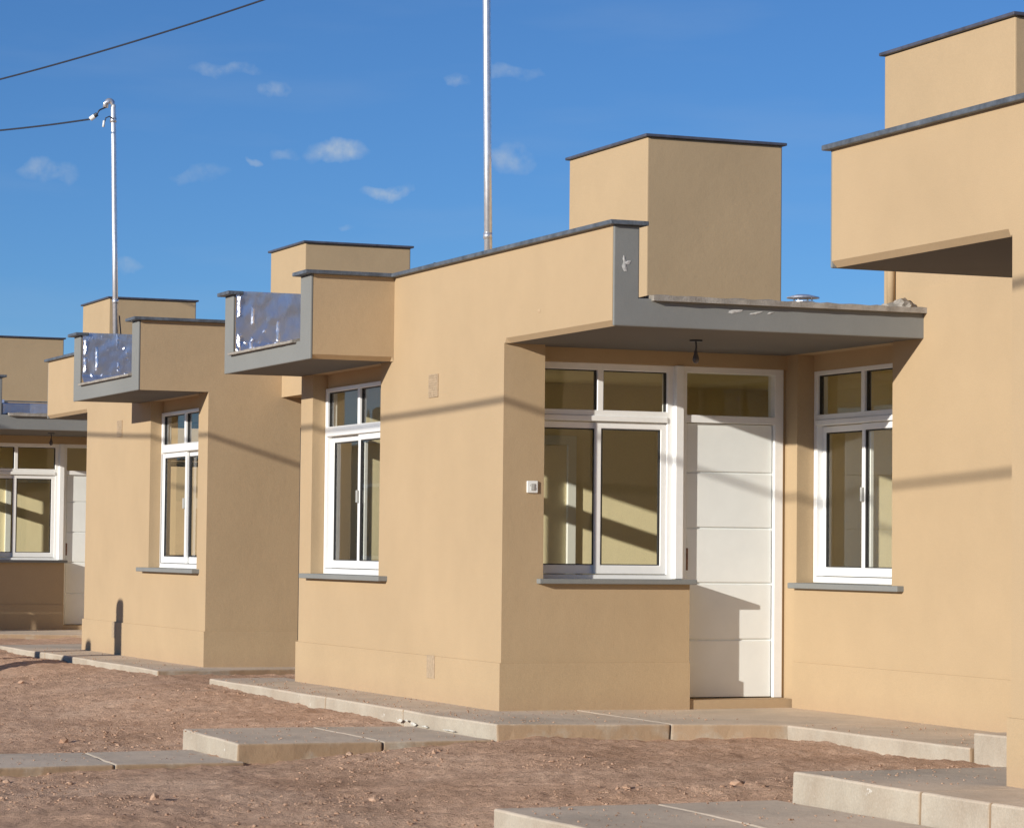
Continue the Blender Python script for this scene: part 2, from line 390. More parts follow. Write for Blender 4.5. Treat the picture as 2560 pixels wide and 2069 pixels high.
# ------------------------------------------------------------------ paving
def slab(name, poly, z0, z1, label, joints=(), bev=.012):
    bm = bmesh.new()
    def sub(a, b):
        n = max(1, int((Vector(b) - Vector(a)).length / .11)); return [(a[0] + (b[0] - a[0]) * i / n, a[1] + (b[1] - a[1]) * i / n) for i in range(n)]
    P = []
    for i in range(len(poly)): P += sub(poly[i], poly[(i + 1) % len(poly)])
    def jit(p, z, k):
        v = Vector((p[0] * 1.7, p[1] * 1.7, z * 9)); return (p[0] + noise.fractal(v, .8, 2.3, 3) * k, p[1] + noise.fractal(v + Vector((5, 5, 5)), .8, 2.3, 3) * k, z + noise.noise(v * .6) * .007)
    top = [bm.verts.new(jit(p, z1, .018)) for p in P]; bot = [bm.verts.new(jit(p, z0, .02)) for p in P]
    ar = sum(P[i][0] * P[(i + 1) % len(P)][1] - P[(i + 1) % len(P)][0] * P[i][1] for i in range(len(P)))
    if ar < 0: top.reverse(); bot.reverse()
    bm.faces.new(top); bm.faces.new(bot[::-1])
    for i in range(len(P)): bm.faces.new((bot[i], bot[(i + 1) % len(P)], top[(i + 1) % len(P)], top[i]))
    o = mkobj(name, bm, M['concrete'], bevel=bev); prop(o, label, kind='structure'); return o
def lay(name, pieces, z0, z1, label):
    """A run of concrete cast in bays with open joints between; one mesh."""
    objs = [slab(name, p, z0, z1, label) for p in pieces]
    if len(objs) > 1:
        bm = bmesh.new()
        for q in objs: bm.from_mesh(q.data)
        bm.to_mesh(objs[0].data); bm.free()
        for q in objs[1:]: me = q.data; bpy.data.objects.remove(q); bpy.data.meshes.remove(me)
    return objs[0]
J = .008
lay('pavement', [[(-.594, 5.14), (-.594, 2.05), (.1, 2.05), (.1, 5.14)], [(-.594, 2.05 - J), (-.594, .35), (.1, .35), (.1, 2.05 - J)],
                 [(-.594, .35 - J), (-.594, -1.412), (.55, -1.60), (.55, .1), (.1, .1), (.1, .35 - J)], [(.55 + J, -1.60), (1.27, -1.87), (2.4, -1.87), (2.4, .1), (.55 + J, .1)]],
    -.30, -.002, 'grey concrete apron slab around the middle house and its porch')
lay('pavement', [[(1.25, -1.885), (1.30, -4.05), (2.4, -4.05), (2.4, -1.885)]], -.3, -.004, 'narrow concrete apron between the porch and the right house')
lay('pavement', [[(1.31, -4.062), (1.31, -7.0), (2.4, -7.0), (2.4, -4.062)]], -.3, .085, 'raised concrete step piece at the foot of the right house')
lay('pavement', [[(-.604, -5.47), (-.604, -6.72), (1.29, -6.72), (1.29, -5.47)], [(-.604, -6.72 - J), (-.604, -7.38), (.6, -7.38), (.6, -6.72 - J)], [(-.604, -7.38 - J), (-.604, -11), (.6, -11), (.6, -7.38 - J)]],
    -.35, .002, 'concrete apron slab around the nearest house at lower right')
lay('pavement', [[(-.62, 6.68), (-.60, 9.4), (.2, 9.4), (.2, 7.9), (1.9, 7.9), (1.9, 6.98)], [(-.60, 9.4 + J), (-.62, 11.1), (.2, 11.1), (.2, 9.4 + J)], [(-.62, 11.1 + J), (-.64, 13.4), (1.3, 13.95), (1.3, 16.3), (2.4, 16.3), (2.4, 11.1 + J)]],
    -.25, -.002, 'concrete apron slab around the house at left')
lay('pavement', [[(-.6, 23.9), (-.6, 17.5), (1.3, 17.0), (1.3, 16.31), (2.4, 16.31), (2.4, 19.1), (.1, 19.1), (.1, 23.9)]], -.25, -.003, 'concrete apron slab before the far left porch')
lay('path', [[(-2.32, -1.412), (-1.36, -1.412), (-1.36, .07), (-2.25, .07)], [(-1.36 + J, -1.405), (-.615, -1.40), (-.615, .06), (-1.36 + J, .07)]],
    -.34, -.098, 'raised concrete path block leading up to the middle house')
lay('path', [[(-2.30, -1.50), (-2.30, -.36), (-3.02, -.38), (-3.12, -1.53)], [(-3.02 - J, -.38), (-3.12 - J, -1.53), (-4.6, -1.62), (-4.55, -.44)], [(-4.6 - J, -1.62), (-7.5, -1.8), (-7.5, -.6), (-4.55 - J, -.44)]],
    -.38, -.205, 'low concrete path running off to the left below the raised block')
lay('path', [[(-2.215, -5.39), (-1.33, -5.36), (-1.42, -7.0), (-2.2, -7.0)], [(-1.33 + J, -5.36), (-.62, -5.35), (-.62, -7.0), (-1.42 + J, -7.0)]],
    -.42, -.15, 'pale concrete path block at the bottom right corner')
lay('path', [[(-2.2, 12.0), (-2.2, 13.4), (-.65, 13.4), (-.65, 12.0)]], -.3, -.115, 'concrete path block at far left in front of the far porch')
lay('path', [[(-.98, 4.10), (-.9, 4.78), (-.64, 4.70), (-.64, 4.0)]], -.3, -.125, 'low flat concrete pad sunk in the soil beside the middle house')

# ------------------------------------------------------------------ houses
def fnum(x): return round(x, 5)
def build_house(label, y0, s, p2=1.5, endwall=True, yU=2.261, tower=None, ttop=4.475, upshift=0.0, yE=4.534, gapbeam=False, group='flat-roofed ochre houses'):
    """local frame: the house stands at y 0..yE, porch towards -y; s=-1 mirrors it; x is shared"""
    flip = s < 0
    root = empty('house', (0, y0, 0), label, 'house', group)
    def T(p):
        z = p[2] + upshift * max(0, min(1, (p[2] - .4) / .46))
        return Vector((p[0], y0 + s * p[1], z))
    def U(boxes, matf=None): return union([tuple(fnum(v) for v in b) for b in boxes], T, matf, flip)
    def add(name, boxes, m, parent=root, bevel=.0, matf=None, seg=2, smooth=False):
        return mkobj(name, U(boxes, matf), m, parent, smooth, bevel, seg)
    ZB, ZP, ZR = 2.55, 3.193, 2.76
    wy0, wy1 = 2.549, 4.226          # window in the street wall
    far = yE
    B = [(0, .31, 0, .2, 0, ZB), (0, .2, .2, wy0, 0, ZB), (0, .2, wy1, far, 0, ZB), (0, .2, wy0, wy1, 0, .885), (.13, .2, wy0, wy1, 2.435, ZB),
         (0, .18, -1.83, yU, ZB, ZP), (0, .18, yU, yU + .25, ZB, ZP),
         (.31, 1.445, 0, .2, 0, .885), (.2, 2.31, .2, .33, 2.45, ZB), (.31, 2.31, .17, .2, 2.45, ZB),
         (2.288, 2.5, .2, .33, 0, ZB), (2.306, 2.5, .01, .2, 0, ZB),
         (2.268, 2.5, -1.438, -.035, 0, .86), (2.288, 2.5, -.035, .01, 0, .86), (2.268, 2.5, -p2, -1.438, 0, ZB), (2.44, 2.5, -1.438, .01, 2.43, ZB),
         (2.268, 7, -p2, .33, ZB, ZR), (2.5, 6.8, .13, .33, 0, ZB),
         (6.8, 7, -p2, far, 0, ZB), (2.5, 6.8, -p2, -p2 + .2, 0, ZB),
         (.2, 7, far - .2, far, 0, ZB), (.2, 6.8, far - .262, far - .2, .04, ZB), (-.655, 7, far - .23, far, ZB, ZP),
         (0, 7, .2, far, ZB, ZR), (0, 2.288, -1.83, .2, ZB, 2.73),
         (-.655, 0, yU, yU + .25, ZB, ZP), (-.655, 0, yU + .25, far - .23, ZB, 2.70),
         (0, 7, -p2 if False else .33, far, -.2, .04), (2.288, 7, -p2, .33, -.2, .04),
         (1.445, 2.288, 0, .33, -.2, .06)]
    if not endwall: B = [q for q in B if q[:1] + q[4:] != (-.655, ZB, ZP) and not (q[0] == -.655)]
    if gapbeam: B += [(.71, 2.6, far, far + 2.78, 2.52, 2.92)]
    # plinth, 16 mm proud
    pz = .33
    B += [(-.016, 0, -.016, far + .02, -.2, pz), (0, 1.445, -.016, 0, -.2, pz), (2.252, 2.268, -p2, -.035, -.2, pz), (0, 2, far, far + .02, -.2, pz)]
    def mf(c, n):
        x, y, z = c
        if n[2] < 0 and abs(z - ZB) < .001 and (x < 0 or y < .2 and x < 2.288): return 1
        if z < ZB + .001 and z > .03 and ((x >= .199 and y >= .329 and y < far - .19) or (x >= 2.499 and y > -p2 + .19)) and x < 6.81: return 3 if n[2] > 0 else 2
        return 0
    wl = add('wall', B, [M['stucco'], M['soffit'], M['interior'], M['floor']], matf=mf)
    chamfer(wl, lambda a, b: abs(a[2] - ZB) < .004 and abs(b[2] - ZB) < .004 and (
        (abs(a[0]) < .001 and abs(b[0]) < .001 and min(a[1], b[1]) < -.5) or
        (abs(a[1] - yU) < .001 and abs(b[1] - yU) < .001 and min(a[0], b[0]) < -.3)), lambda v: (v[0], (v[1] + 0.0) / s, (v[2] if upshift == 0 else v[2] - upshift)), .034)
    soften(wl, .008)
    # grey painted edges
    add('fascia', [(.0, .18, -1.85, -1.83, ZB - .003, ZP), (.18, 2.288, -1.85, -1.83, ZB - .003, 2.73)], M['grey'], bevel=.008)
    add('fascia', [(-.678, -.655, yU, far, ZB - .003, 2.70), (-.678, -.655, yU, yU + .25, 2.70, ZP), (-.678, -.655, far - .23, far, 2.70, ZP)], M['grey'], bevel=.008)
    # copings and drip strips
    cp = [(-.04, .23, -1.885, yU - .05, ZP, ZP + .03)]
    if s > 0: cp += [(-.735, .23, yU - .05, yU + .29, ZP, ZP + .03), (-.735, -.60, far - .27, far + .05, ZP, ZP + .03), (.5, 7.05, far - .05, far + .05, ZP, ZP + .03)]
    else: cp += [(-.735, 7.05, far - .27, far + .05, ZP, ZP + .03), (-.735, -.60, yU - .05, yU + .29, ZP, ZP + .03)]
    if not endwall: cp = cp[:1]
    add('coping', cp, M['coping'], bevel=.006)
    # rough mortar strip along the canopy edge
    def rough_strip(name, a, b, w, z, ax, m, parent=root):
        bm = bmesh.new(); n = int(abs(b - a) / .06); rows = []
        for i in range(n + 1):
            q = a + (b - a) * i / n
            v = Vector((q * 7, z * 3, y0)); e = noise.noise(v) * .008; h = noise.noise(v * 2.3) * .011 + abs(noise.noise(v * 6)) * .012
            if ax == 'x': pr_ = [(q, w[0] + e, z), (q, w[0] + e, z + .034 + h * .5), (q, w[0] + .08, z + .042 + h), (q, w[1], z + .03 + h), (q, w[1], z)]
            else: pr_ = [(w[0] + e, q, z), (w[0] + e, q, z + .018 + h * .4), (w[0] + .05, q, z + .026 + h), (w[1], q, z + .02 + h), (w[1], q, z)]
            rows.append([bm.verts.new(T(p)) for p in pr_])
        for i in range(n):
            for k in range(4): bm.faces.new((rows[i][k], rows[i + 1][k], rows[i + 1][k + 1], rows[i][k + 1]))
            bm.faces.new((rows[i][4], rows[i + 1][4], rows[i + 1][0], rows[i][0]))
        bm.faces.new(rows[0]); bm.faces.new(rows[-1][::-1])
        bmesh.ops.recalc_face_normals(bm, faces=bm.faces)
        return mkobj(name, bm, m, parent)
    rough_strip('drip_edge', .265, 2.30, (-1.895, -1.2), 2.715, 'x', M['drip'])
    rough_strip('drip_edge', yU + .33, far - .21, (-.715, -.3), 2.690, 'y', M['drip'])
    # foil lined inner face of the far parapet
    side = far - .25 if s > 0 else yU + .27; sg = -1 if s > 0 else 1; rf = random.Random(int(abs(y0) * 10) + 3)
    bm = bmesh.new(); nx, nzz = 150, 34; G = []
    folds = [(-.63, .020), (-.52, .008), (-.30, .006), (-.05, .006), (.09, .013), (.16, .018), (.33, .012), (.55, .016), (.62, .012), (.8, .014), (1.1, .01)]
    for i in range(nx + 1):
        row = []
        for k in range(nzz + 1):
            x = -.66 + 2.2 * i / nx; z = 2.70 + (ZP + .03 - 2.70) * k / nzz; f_ = (z - 2.70) / (ZP + .03 - 2.70)
            v = Vector((x * 4, z * 3, y0)); d = noise.fractal(v, .8, 2, 3) * .010
            for fx, fh in folds:
                w_ = .010 + .004 * noise.noise(Vector((fx * 9, z * 5, y0))); xx = x - fx - .02 * noise.noise(Vector((fx, z * 4, 2)))
                on = noise.noise(Vector((fx * 5, z * 7, y0 + 2))) > (-.15 if f_ < .3 else .02)
                if on: d += fh * max(0, 1 - abs(xx) / w_)
            if rf.random() < (.10 if f_ < .25 else .012): d += rf.uniform(-.3, 1) * .011
            d += (.10 if s < 0 else .05) * max(0, (.22 - f_) / .22) ** 2 * (1 + .9 * noise.noise(v * 3))
            row.append(bm.verts.new(T((x + rf.uniform(-.003, .003), side + sg * d, z))))
        G.append(row)
    for i in range(nx):
        for k in range(nzz):
            q = (G[i][k], G[i + 1][k], G[i + 1][k + 1], G[i][k + 1])
            if rf.random() < .5: bm.faces.new((q[0], q[1], q[2])); bm.faces.new((q[0], q[2], q[3]))
            else: bm.faces.new((q[0], q[1], q[3])); bm.faces.new((q[1], q[2], q[3]))
    bmesh.ops.recalc_face_normals(bm, faces=bm.faces)
    mkobj('foil_lining', bm, M['foil'], root)
    # water tank tower
    if tower:
        a, b = (tower[0] - y0) / s, (tower[1] - y0) / s; a, b = min(a, b), max(a, b)
        tb = union([(2.29, 3.52, a, b, 2.762, ttop)], lambda p: Vector((p[0], y0 + s * p[1], p[2])), None, flip)
        tw = mkobj('tank_tower', tb, M['stucco'], root, bevel=.01)
        cb = union([(2.26, 3.55, a - .03, b + .03, ttop, ttop + .024)], lambda p: Vector((p[0], y0 + s * p[1], p[2])), None, flip)
        mkobj('tower_coping', cb, M['towercap'], tw, bevel=.006)
    # ---- windows
    def window(frame_boxes, sashes, panes, parent=root, latch=None, name='window'):
        w = add(name, frame_boxes, M['white'], parent, bevel=.004, seg=1)
        for sb in sashes: add('sash', sb, M['white'], w, bevel=.004, seg=1)
        for pb, gk in panes:
            add('glass_pane', [pb], M['glass'], w)
            if gk: add('gasket_and_groove', gk, M['rubber'], w)
        if latch: add('latch', [latch], M['greyplastic'], w, bevel=.004)
        return w
    def ring(a0, a1, z0, z1, w, d0, d1, ax):
        if ax == 'x': f = lambda p, q, r_, t_: (d0, d1, p, q, r_, t_)
        else: f = lambda p, q, r_, t_: (p, q, d0, d1, r_, t_)
        return [f(a0, a0 + w, z0, z1), f(a1 - w, a1, z0, z1), f(a0 + w, a1 - w, z0, z0 + w), f(a0 + w, a1 - w, z1 - w, z1)]
    def slider(ax, o, a0, a1, sgn):
        """o: front coordinate of the frame; depth goes inwards; sgn: +1 when the front sash is on the a1 side"""
        def bx(a, b, d0, d1, z0, z1): return (o + d0, o + d1, a, b, z0, z1) if ax == 'x' else (a, b, o + d0, o + d1, z0, z1)
        mid = (a0 + a1) / 2
        F = [bx(a0, a0 + .05, 0, .09, .90, 2.435), bx(a1 - .05, a1, 0, .09, .90, 2.435), bx(a0 + .05, a1 - .05, 0, .09, 2.40, 2.435), bx(a0 + .05, a1 - .05, 0, .09, .90, .945),
             bx(a0 + .05, a1 - .05, -.012, .09, 2.035, 2.075), bx(a0 + .05, a1 - .05, 0, .09, 2.075, 2.115), bx(mid - .024, mid + .024, 0, .06, 2.115, 2.40)]
        S = []; Pn = []
        for k, (p, q) in enumerate(((a0 + .05, mid + .03), (mid - .03, a1 - .05))):
            d = .012 if (k == 1) == (sgn > 0) else .048
            w = .045
            S.append([bx(p, p + w, d, d + .03, .95, 2.03), bx(q - w, q, d, d + .03, .95, 2.03), bx(p + w, q - w, d, d + .03, .95, 1.012), bx(p + w, q - w, d, d + .03, 1.985, 2.03)])
            gk = [bx(p + w, p + w + .012, d + .006, d + .026, 1.012, 1.985), bx(q - w - .012, q - w, d + .006, d + .026, 1.012, 1.985), bx(p + w + .012, q - w - .012, d + .006, d + .026, 1.975, 1.985), bx(p + w + .012, q - w - .012, d + .006, d + .026, 1.012, 1.020)]
            Pn.append((bx(p + w, q - w, d + .014, d + .019, 1.012, 1.985), gk))
        for p, q in ((a0 + .05, mid - .024), (mid + .024, a1 - .05)):
            gk = [bx(p, p + .01, .02, .05, 2.115, 2.40), bx(q - .01, q, .02, .05, 2.115, 2.40), bx(p + .01, q - .01, .02, .05, 2.392, 2.40)]
            Pn.append((bx(p, q, .03, .035, 2.115, 2.40), gk))
        e = a0 + .05
        Pn[0][1].extend([bx(e - .005, e, -.0015, 0, .95, 2.03), bx(e - .028, e - .024, -.0015, 0, .92, 2.03), bx(e - .005, a1 - .05, -.0015, 0, .9455, .949)])  # dark strips added for the shadow in grooves between frame and sash
        return F, S, Pn, bx, mid
    F, S, Pn, bx, mid = slider('x', .11, wy0 + .002, wy1 - .002, -1)
    window(F, S, Pn, latch=bx(mid - .012, mid + .012, -.012, .012, 1.48, 1.58))
    F, S, Pn, bx, mid = slider('x', 2.44, -1.436, .008, -1)
    window(F, S, Pn, latch=bx(mid - .012, mid + .012, -.012, .012, 1.48, 1.58))
    F, S, Pn, bx, mid = slider('y', .2, .25, 1.402, +1)
    F += [(1.402, 1.466, .155, .29, .917, 2.45), (.25, 1.402, .2, .29, 2.435, 2.45)]
    window(F, S, Pn)
    # sills
    add('window_sill', [(-.075, .12, wy0 - .20, wy1 + .09, .862, .902)], M['grey'], bevel=.006)
    add('window_sill', [(2.215, 2.45, -1.60, -.02, .858, .898)], M['grey'], bevel=.006)
    add('window_sill', [(.262, 1.478, -.06, .21, .880, .915)], M['grey'], bevel=.006)
    # door
    lx0, lx1 = 1.505, 2.216
    zs = [.068, .481, .888, 1.287, 1.688, 2.04]
    leaf = [(lx0, lx1, .227, .27, .068, 2.04)]
    for k in range(5): leaf.append((lx0 + .012, lx1 - .012, .215, .227, zs[k] + (.007 if k else 0), zs[k + 1] - (.007 if k < 4 else 0)))
    d = add('door', leaf, M['door'], bevel=.003, seg=1)
    add('door_frame', [(1.468, 1.505, .188, .30, .062, 2.45), (2.216, 2.286, .188, .30, .062, 2.45), (1.505, 2.216, .188, .30, 2.405, 2.45), (1.505, 2.216, .188, .30, 2.045, 2.10)], M['white'], d, bevel=.004)
    add('transom_pane', [(1.505, 2.216, .25, .255, 2.10, 2.405)], M['glass'], d)
    add('door_lock', [(1.508, 1.530, .206, .215, .98, 1.14), (1.515, 1.523, .196, .206, 1.08, 1.095)], M['rust'], d, bevel=.003)
    add('door_gap', [(1.505, 2.216, .228, .265, .0605, .0675)], M['dark'], d)
    # vent grilles in the street wall
    def vent(ya, yb, za, zb, recess, nv, nh):
        V_ = [(-.006, .0, ya, yb, za, zb)]
        for i in range(nv + 1):
            q = ya + (yb - ya - .012) * i / nv; V_.append((-.009, -.006, q, q + .012, za, zb))
        for k in range(nh + 1):
            q = za + (zb - za - .008) * k / nh; V_.append((-.009, -.006, ya, yb, q, q + .008))
        add('vent_grille', V_, M['terracotta'])
    vent(1.28, 1.47, 2.235, 2.405, 0, 6, 9)
    vb = union([(-.021, -.0155, 1.25, 1.41, .165, .335)], T, None, flip); mkobj('vent_cover', vb, M['terracotta'], root, bevel=.002)
    # wall switch beside the porch window
    sw = add('bell_switch', [(.177, .262, -.014, .0, 1.511, 1.596)], M['plastic'], bevel=.006)
    add('bell_button', [(.205, .232, -.021, -.0145, 1.530, 1.577), (.232, .242, -.018, -.0145, 1.535, 1.55), (.197, .205, -.018, -.0145, 1.558, 1.572)], M['greyplastic'], sw, bevel=.003)
    # bare lamp holder hanging under the porch
    bm = bmesh.new(); c = T((1.02, -.95, ZB))
    lathe(bm, (c.x, c.y, c.z), [(.045, -.012), (.045, 0)]); tube(bm, [(c.x, c.y, c.z - .01), (c.x + .003, c.y, c.z - .05), (c.x - .002, c.y, c.z - .085)], .006)
    lh = mkobj('lamp_holder', bm, M['cable'], root)
    bm = bmesh.new(); lathe(bm, (c.x, c.y, c.z - .16), [(.004, 0), (.017, .006), (.024, .024), (.021, .045), (.013, .065), (.012, .085), (.006, .088)])
    mkobj('bulb', bm, M['bulb'], lh, smooth=True)
    # inner room details seen through the glass: a white door frame on the back wall, a partition
    add('inner_door', [(2.32, 2.40, far - .297, far - .262, .04, 2.10), (1.58, 1.66, far - .297, far - .262, .04, 2.10), (1.66, 2.32, far - .297, far - .262, 2.02, 2.10)], M['white'], bevel=.004)
    add('partition_wall', [(4.4, 4.5, .33, far - .262, .04, ZB)], M['interior'])
    add('partition_wall', [(5.4, 5.5, -p2 + .2, .2, .04, ZB)], M['interior'])
    return root, T

H1, T1f = build_house('ochre house in the middle with grey L-shaped porch canopy and white panel door', 0, 1, p2=1.5, tower=(2.6, 4.2), gapbeam=True)
H2, _ = build_house('nearest ochre house at the right edge, its blank parapet beam jutting over the path', -6.575, -1, p2=5.075, tower=(-1.27, -2.94), ttop=4.535, upshift=.118, yU=2.261)
H3, _ = build_house('ochre house at left with narrow window under its foil-lined grey trough', 11.957, -1.0235, p2=3.92 / 1.0235, yU=2.10, tower=(11.5, 12.75), ttop=4.45)
H4, _ = build_house('ochre house at the left edge showing its shaded porch, window and door', 18.94, 1, p2=2.96, tower=(20.1, 21.6), ttop=4.50)
H5, _ = build_house('farthest ochre house, only its tank tower showing at the left edge', 30.9, -1.0235, p2=3.92 / 1.0235, yU=2.10, tower=(27.9, 29.5), endwall=False)

# extra painted and built bits that belong to single houses
def part(name, bm, m, parent, smooth=False, bevel=0): return mkobj(name, bm, m, parent, smooth, bevel)
mkobj('foil_upstand', union([(.22, 2.27, 17.26, 17.30, 2.735, 2.885)]), M['foil'], H4, bevel=.01)
bm = tube(bmesh.new(), [(2.262, -1.42, 2.74), (2.262, -1.42, 3.4)], .028); part('pipe_or_gap_strip', bm, M['stucco'], H2, True)
bm = tube(bmesh.new(), [(.012, 4.560, .34), (.012, 4.560, 2.12)], .009); part('pipe_or_gap_strip', bm, M['dark'], H1, True)  # dark strip added for the shadowed gap line between houses, no real pipe

M['scuff'] = simple('pale_scuff', (.50, .49, .46), .9, 0, .2, 60, .3)
M['freshpatch'] = paint_stucco('touched_up_stucco', (.502, .366, .222), .03, .5)
M['lime'] = simple('lime_bloom', (.60, .575, .51), .95, 0, .25, 40, .6, .004)
def patch(name, o0, du, dv, nrm, n, sx_, sz_, m, parent, seed, th=.002):
    """an irregular thin patch of paint or lime lying on a surface"""
    bm = bmesh.new(); o0, du, dv, nrm = Vector(o0), Vector(du), Vector(dv), Vector(nrm); a_ = []
    for i in range(n):
        t_ = 2 * math.pi * i / n; k = 1 + .5 * noise.noise(Vector((math.cos(t_) * 1.4, math.sin(t_) * 1.4, seed))) + .35 * noise.noise(Vector((math.cos(t_) * 5, math.sin(t_) * 5, seed)))
        a_.append(bm.verts.new(o0 + du * math.cos(t_) * sx_ * k + dv * math.sin(t_) * sz_ * k + nrm * th))
    c_ = bm.verts.new(o0 + nrm * th * 2.5)
    for i in range(n): bm.faces.new((a_[i], a_[(i + 1) % n], c_))
    bmesh.ops.recalc_face_normals(bm, faces=bm.faces); return mkobj(name, bm, m, parent)
for q, (x_, z_, a_, b_) in enumerate(((.075, 2.925, .016, .028), (.092, 2.955, .030, .010), (.070, 2.975, .010, .022), (.86, 2.672, .05, .012), (1.02, 2.668, .045, .008), (1.12, 2.672, .02, .006))):
    patch('paint_scuff', (x_, -1.85, z_), (1, 0, .2), (-.2, 0, 1), (0, -1, 0), 18, a_, b_, M['scuff'], H1, q * 3.1)
patch('touched_up_patch', (0, -.62, 2.73), (0, 1, 0), (0, 0, 1), (-1, 0, 0), 12, .03, .012, M['freshpatch'], H1, 5.2)
for q, (y_, z_, a_, b_) in enumerate(((.08, -.088, .06, .010), (-.15, -.090, .05, .006), (.33, -.080, .05, .012), (.21, -.07, .03, .008), (-.62, -.088, .10, .005))):
    lb = patch('lime_bloom', (-.612, y_, z_), (0, 1, 0), (0, 0, 1), (-1, 0, 0), 44, a_, b_, M['lime'], None, q * 2.3, .004); prop(lb, 'white lime bloom crusted on the side of the apron slab', kind='stuff')

# ------------------------------------------------------------------ roof chimney vent, rubble, sealant lump
v = empty('roof_vent', (2.66, .6, 2.76), 'small round metal vent cap on the roof behind the grey canopy edge', 'roof vent')
bm = lathe(bmesh.new(), (2.66, .6, 2.76), [(.045, 0), (.045, .22)]); mkobj('flue', bm, M['galv'], v, True)
bm = bmesh.new(); lathe(bm, (2.66, .6, 2.968), [(.09, 0), (.09, .006)], 24); lathe(bm, (2.66, .6, 2.992), [(.088, 0), (.088, .006)], 24); mkobj('louvre_ring', bm, M['galv'], v)
bm = lathe(bmesh.new(), (2.66, .6, 3.022), [(.125, 0), (.122, .008), (.05, .026), (.01, .030)], 24); mkobj('cap', bm, M['galv'], v)
bm = bmesh.new()
for a in range(4):
    an = a * math.pi / 2 + .6; tube(bm, [(2.66 + .075 * math.cos(an), .6 + .075 * math.sin(an), 2.96), (2.66 + .075 * math.cos(an), .6 + .075 * math.sin(an), 3.025)], .006, 6)
mkobj('strut', bm, M['galv'], v)
def lump(name, c, r, label, cat, m, seed, sub=3):
    bm = bmesh.new(); bmesh.ops.create_icosphere(bm, subdivisions=sub, radius=1)
    for q in bm.verts:
        n_ = noise.fractal(q.co * 1.6 + Vector((seed, 0, 0)), .8, 2, 4); k = 1 + .45 * n_
        q.co = Vector((q.co.x * r[0] * k, q.co.y * r[1] * k, max(-.05 * r[2], q.co.z * r[2] * k)))
        q.co += Vector(c)
    o = mkobj(name, bm, m); prop(o, label, cat); return o
lump('mortar_heap', (2.18, -1.70, 2.752), (.105, .11, .066), 'grey heap of leftover mortar on the right end of the canopy', 'mortar heap', M['drip'], 3)
lump('sealant_lump', (.09, 1.58, 3.222), (.05, .06, .03), 'small dark lump of sealant on the middle house parapet coping', 'sealant lump', M['dark'], 8)

# ------------------------------------------------------------------ service masts and wires
def mast(x, y, zt, label, bend, zbase=2.76, lean=(0, 0), rad=.03):
    o = empty('service_mast', (x, y, zbase), label, 'mast', 'galvanised service masts on the roofs')
    z1 = zt - .09; pts = [(x, y, zbase), (x + lean[0] * .5, y + lean[1] * .5, (zbase + z1) / 2), (x + lean[0], y + lean[1], z1)]
    bx_, by_ = x + lean[0], y + lean[1]
    for k in range(1, 9):
        a = k / 8 * math.radians(165); pts.append((bx_ - .045 * (1 - math.cos(a)), by_, z1 + .085 * math.sin(a) * .9 - (.02 if k == 8 else 0)))
    bm = tube(bmesh.new(), pts, rad, 16); mkobj('mast_pipe', bm, M['galv'], o, True)
    cx_, cy_ = x + lean[0] * .33, y + lean[1] * .33
    bm = bmesh.new(); tube(bm, [(cx_, cy_, zbase + .98), (cx_, cy_, zbase + 1.03)], rad + .004, 16); mkobj('coupling', bm, M['galv'], o, True)
    bm = bmesh.new(); tube(bm, [(bx_, by_, z1 - .16), (bx_, by_, z1 - .11)], .036, 16); mkobj('clamp', bm, M['galv'], o, True)
    bm = bmesh.new(); tube(bm, [(bx_, by_ - .03, z1 - .13), (bx_ - .05, by_ - .03, z1 - .10), (bx_ - .09, by_ - .03, z1 - .12), (bx_ - .11, by_ - .03, z1 - .19)], .007, 8); mkobj('hook', bm, M['cable'], o, True)
    bm = bmesh.new(); tube(bm, [(bx_ - .108, by_ - .03, z1 - .15), (bx_ - .116, by_ - .03, z1 - .22)], .013, 8); mkobj('hook_sleeve', bm, M['plastic'], o, True)
    bm = bmesh.new(); tube(bm, [(x + bend * .02, y, zbase + .85), (x + bend * .045, y, zbase + .6), (x + bend * .10, y, zbase + .0)], .007, 8); mkobj('cable_drop', bm, M['cable'], o, True)
    return Vector((bx_ - .085, by_, z1 + .0))
e1 = mast(1.50, 4.05, 6.52, 'tall galvanised mast on the middle house, running out of the top of the photo', -1, lean=(-.066, 0), rad=.034)
e2 = mast(.338, 12.05, 5.965, 'galvanised mast with bent top on the roof of the left house', 1, lean=(-.085, 0))
def wire(name, pts, r, label, cat='cable', n=8):
    P = [Vector(p) for p in pts]; out = []
    for i in range(len(P) - 1):
        p0, p1, p2_, p3 = P[max(i - 1, 0)], P[i], P[i + 1], P[min(i + 2, len(P) - 1)]
        for k in range(10):
            t = k / 10; out.append(.5 * ((2 * p1) + (-p0 + p2_) * t + (2 * p0 - 5 * p1 + 4 * p2_ - p3) * t * t + (-p0 + 3 * p1 - 3 * p2_ + p3) * t ** 3))
    out.append(P[-1]); o = mkobj(name, tube(bmesh.new(), out, r, n), M['cable'], None, True); prop(o, label, cat); return o
def span(A, B, z, n=24):
    L = math.hypot(B[0] - A[0], B[1] - A[1]); return [(A[0] + (B[0] - A[0]) * i / n, A[1] + (B[1] - A[1]) * i / n, z(L * i / n)) for i in range(n + 1)]
wire('overhead_cable', span((1.33, 4.05), (-6, 26), lambda d: 6.4266 - .09244 * d + .0047906 * d * d + .012 * max(0, d - 8.5) ** 2), .0095, 'upper dark overhead wire crossing the top left corner of the sky')
ins = empty('wire_insulator', (.05, 12.08, 5.76), 'small white and black insulator on the lower wire beside the bent mast top', 'insulator')
a_, b_ = Vector((.076, 12.06, 5.797)), Vector((.012, 12.10, 5.743)); m_ = (a_ * .62 + b_ * .38)
